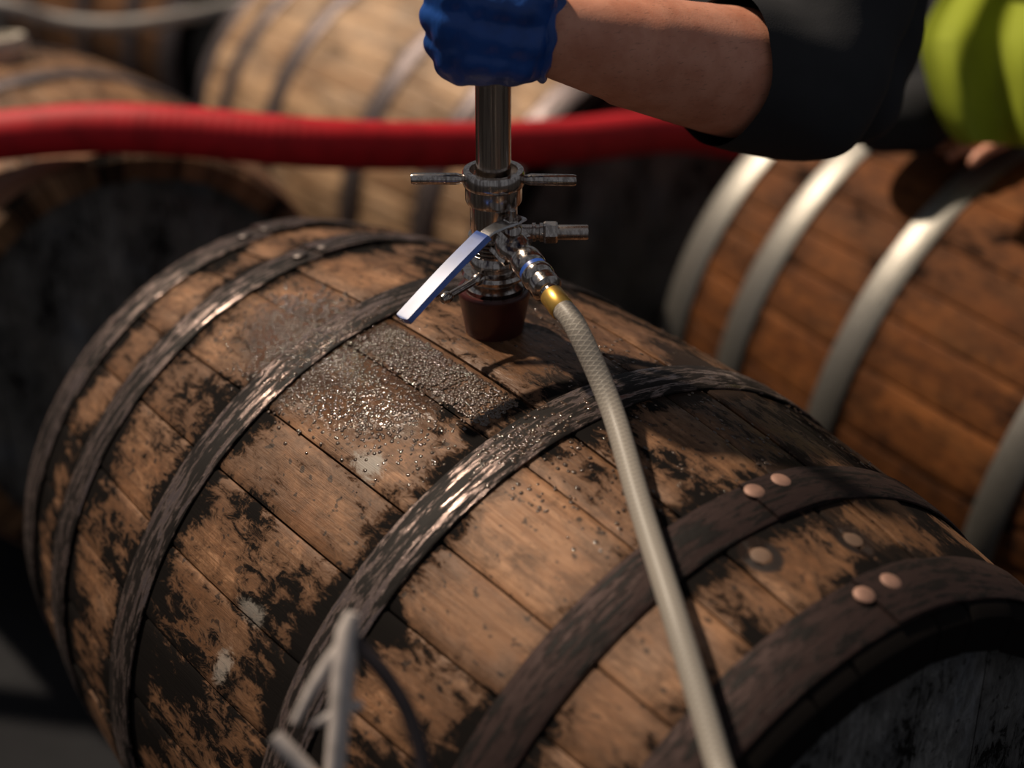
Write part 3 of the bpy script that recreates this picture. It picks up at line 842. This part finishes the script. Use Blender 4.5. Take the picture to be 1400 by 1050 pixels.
# black shirt: torso and sleeves
cuff = el*0.42+wr*0.58
cufR = elR*0.55+wrR*0.45
def wave(amp, fx, fy, fz):
    def f(co, n):
        return co + n*(amp*(math.sin(co.x*fx+co.y*fy*0.6+1.0)+0.7*math.sin(co.y*fy+co.z*fz+0.4)))
    return f
sh_ch = [
    ([q(hip), q(belly), q(chest)], [0.150, 0.140, 0.158]),
    ([q(hipL), q(belly+Vector((0.06, 0, 0))), q(shL+Vector((-0.05, 0.05, 0)))], [0.112, 0.118, 0.105]),
    ([q(hipR), q(belly+Vector((-0.06, 0, 0))), q(shR+Vector((0.05, 0.05, 0)))], [0.112, 0.118, 0.105]),
    ([q(chest), q(neck*0.75+chest*0.25)], [0.11, 0.072]),
    ([q(shL), q(shL*0.5+el*0.5), q(el+Vector((0, 0.01, 0)))], [0.092, 0.084, 0.070]),
    ([q(shL), q(at(1165, 60, 1.60)), q(at(1160, 130, 1.58))], [0.08, 0.062, 0.048]),
    ([q(el), q(el*0.72+wr*0.28), q(el*0.45+wr*0.55)], [0.070, 0.064, 0.059]),
    ([q(belly), q(at(1370, 40, 2.17)), q(at(1305, 135, 2.10)), q(at(1252, 158, 2.06)), q(at(1205, 172, 2.05))], [0.08, 0.055, 0.045, 0.048, 0.034]),
    ([q(shR), q(shR*0.5+elR*0.5), q(elR)], [0.085, 0.075, 0.066]),
    ([q(elR), q(cufR)], [0.066, 0.055]),
]
fd = (el-wr).normalized()
cutp = q(wr+fd*0.196)
def cut_sleeve(bm): pass
shirt = blob('shirt', sh_ch, 0.008, M['black_cloth'], person, smooth=3, disp=wave(0.0022, 60, 55, 70))
# clean cuff: cut the sleeve square to the forearm
bm = bmesh.new(); bm.from_mesh(shirt.data)
near_ = [f for f in bm.faces if (f.calc_center_median()-cutp).length < 0.22]
geom = list({v for f in near_ for v in f.verts}) + list({e for f in near_ for e in f.edges}) + near_
nrm = (fd + Vector((0, 0, 0.04))).normalized()
bmesh.ops.bisect_plane(bm, geom=geom, plane_co=cutp, plane_no=nrm, clear_inner=True)
bm.to_mesh(shirt.data); bm.free()
# hi-vis vest: shell over the torso plus the loose front panel that hangs over the barrel
def vest_disp(co, n): return wave(0.004, 38, 30, 34)(co, n)
ve_ch = [
    ([q(hip+Vector((0, -0.05, 0))), q(belly), q(chest+Vector((0, 0.03, 0)))], [0.168, 0.158, 0.172]),
    ([q(hipL+Vector((0, -0.05, 0))), q(belly+Vector((0.06, 0, 0))), q(shL+Vector((-0.11, 0.10, 0.02)))], [0.128, 0.134, 0.105]),
    ([q(hipR+Vector((0, -0.05, 0))), q(belly+Vector((-0.06, 0, 0))), q(shR+Vector((0.11, 0.10, 0.02)))], [0.128, 0.134, 0.105]),
]
vest = blob('safety_vest', ve_ch, 0.010, M['hivis'], person, smooth=4, disp=vest_disp)
# hanging panel, a folded cloth sheet with thickness
def panel(name, rows, th, mat, parent):
    V, F = [], []
    n = len(rows[0]); m_ = len(rows)
    for side in (0, 1):
        for r_ in rows:
            for p in r_: V.append(q(p) + D*(th*side))
    for s_ in (0, 1):
        o_ = s_*n*m_
        for i in range(m_-1):
            for j in range(n-1):
                f = (o_+i*n+j, o_+i*n+j+1, o_+(i+1)*n+j+1, o_+(i+1)*n+j)
                F.append(f if s_ == 0 else tuple(reversed(f)))
    def idx(i, j, s_): return s_*n*m_+i*n+j
    for j in range(n-1):
        F.append((idx(0, j, 0), idx(0, j, 1), idx(0, j+1, 1), idx(0, j+1, 0)))
        F.append((idx(m_-1, j, 0), idx(m_-1, j+1, 0), idx(m_-1, j+1, 1), idx(m_-1, j, 1)))
    for i in range(m_-1):
        F.append((idx(i, 0, 0), idx(i+1, 0, 0), idx(i+1, 0, 1), idx(i, 0, 1)))
        F.append((idx(i, n-1, 0), idx(i, n-1, 1), idx(i+1, n-1, 1), idx(i+1, n-1, 0)))
    me = mesh(name, V, F)
    bm = bmesh.new(); bm.from_mesh(me); bmesh.ops.recalc_face_normals(bm, faces=bm.faces); bm.to_mesh(me); bm.free()
    o = link(name, me, mat, parent)
    sm = o.modifiers.new('sub', 'SUBSURF'); sm.levels = 2; sm.render_levels = 2
    return o
left = [(1470, -250, 1.84), (1390, -150, 1.93), (1330, -70, 2.02), (1275, 10, 1.98), (1253, 52, 1.95), (1266, 112, 1.95), (1284, 168, 1.96), (1312, 200, 1.97)]
right = [(1660, -250, 1.90), (1590, -160, 1.98), (1520, -90, 2.05), (1520, 0, 2.0), (1520, 60, 1.98), (1520, 115, 1.98), (1520, 160, 1.98), (1520, 186, 1.99)]
low = [0, 0, 0, 2, 6, 10, 4, -14, -22, -12, 4, 8]
rows = []
for i, (l_, r_) in enumerate(zip(left, right)):
    row = []
    for j in range(12):
        f = j/11
        d_ = l_[2]*(1-f)+r_[2]*f + 0.034*math.sin(j*1.55+(i-2)*0.50)*(0.25+0.75*max(0, i-2)/5)*(1 if j else 0.5)
        py = l_[1]*(1-f)+r_[1]*f + low[j]*(max(0, i-2)/5)**2
        row.append(at(l_[0]*(1-f)+r_[0]*f, py, d_))
    rows.append(row)
panel('vest_panel', rows, 0.003, M['hivis'], vest)
# trousers, boots
blob('trousers', [([q(hip+Vector((0, 0.03, -0.01))), q(hip+Vector((0, 0.05, -0.06)))], [0.162, 0.15]), ([q(hipL), q(knL), q(anL+Vector((0, 0, -0.01)))], [0.125, 0.085, 0.070]), ([q(hipR), q(knR), q(anR+Vector((0, 0, -0.01)))], [0.125, 0.085, 0.070])], 0.011, M['trousers'], person, disp=wave(0.003, 50, 40, 40))
for an in (anL, anR):
    bt = blob('boot', [([q(an), q(an+Vector((0, 0.01, -0.035)))], [0.052, 0.046]), ([q(an+Vector((0, 0.02, -0.042))), q(an+Vector((0, -0.08, -0.046))), q(an+Vector((0, -0.16, -0.050)))], [0.040, 0.040, 0.032])], 0.008, M['boot'], person,
              disp=lambda co, n: Vector((co.x, co.y, max(co.z, 0.001))))
# blue glove: left fist round the pipe (palm towards -x, back of the hand towards the camera side)
G = HAND
ch = []
def g(x, y, z): return q(G + E3*x + R3*y + Vector((0, 0, z)))
def w_(z): return q(wr+Vector((0, 0, z)))
ch.append(([g(0.030, -0.026, 0.030), g(0.027, 0.020, 0.024), w_(0.012)], [0.0170, 0.0195, 0.0230]))
ch.append(([g(0.032, -0.028, 0.008), g(0.030, 0.020, 0.000), w_(0.000)], [0.0175, 0.0200, 0.0260]))
ch.append(([g(0.031, -0.026, -0.012), g(0.029, 0.018, -0.014), w_(-0.010)], [0.0170, 0.0195, 0.0230]))
ch.append(([g(0.027, -0.020, -0.020), g(0.024, 0.014, -0.019), w_(-0.012)], [0.0150, 0.0180, 0.0220]))
for k, (zz, sc, rr) in enumerate(((0.034, 1.0, 0.0112), (0.0145, 1.04, 0.0115), (-0.0050, 1.0, 0.0110), (-0.0215, 0.86, 0.0098))):
    o_ = lambda x, y: g(x*sc, y*sc, zz)
    ch.append(([o_(0.034, -0.026), o_(0.020, -0.038), o_(-0.008, -0.037), o_(-0.029, -0.018), o_(-0.031, 0.004), o_(-0.018, 0.024), o_(-0.002, 0.026)],
               [rr*1.34, rr*1.26, rr*1.14, rr*1.05, rr, rr*0.95, rr*0.85]))
ch.append(([g(0.022, 0.030, 0.030), g(0.008, 0.028, 0.048), g(-0.018, 0.020, 0.052), g(-0.036, 0.000, 0.046)], [0.018, 0.0150, 0.0130, 0.0110]))
def gl_disp(co, n):
    f = (math.sin(co.z*260+co.y*120)+math.sin(co.y*310-co.z*140+co.x*90))*0.00045
    return co+n*f
glove = blob('glove', ch, 0.0026, M['glove'], person, smooth=6, disp=gl_disp)
# rolled, wrinkled cuff at the wrist
ax = (R3+(el-wr).normalized()*0.3).normalized()
bm = bmesh.new()
pr_ = [(0.0300, -0.034), (0.0330, -0.024), (0.0355, -0.018), (0.0340, -0.013), (0.0372, -0.008), (0.0355, -0.003), (0.0385, 0.002), (0.0372, 0.007), (0.0398, 0.011), (0.0402, 0.014), (0.0385, 0.0155), (0.0340, 0.012), (0.030, 0.0)]
pr_ = [(r_*0.93, h_*0.8-0.006) for r_, h_ in pr_]
lathe(bm, pr_, q(wr), ax, 48, closed=False)
for v in bm.verts:
    a = math.atan2(v.co.z-q(wr).z, v.co.x-q(wr).x)
    v.co += ax*(0.0022*math.sin(3*a+1)+0.0010*math.sin(11*a)) 
    v.co.x = q(wr).x + (v.co.x-q(wr).x)*0.86
cf = link('glove_cuff', bm_mesh('glove_cuff', bm), M['glove'], glove)
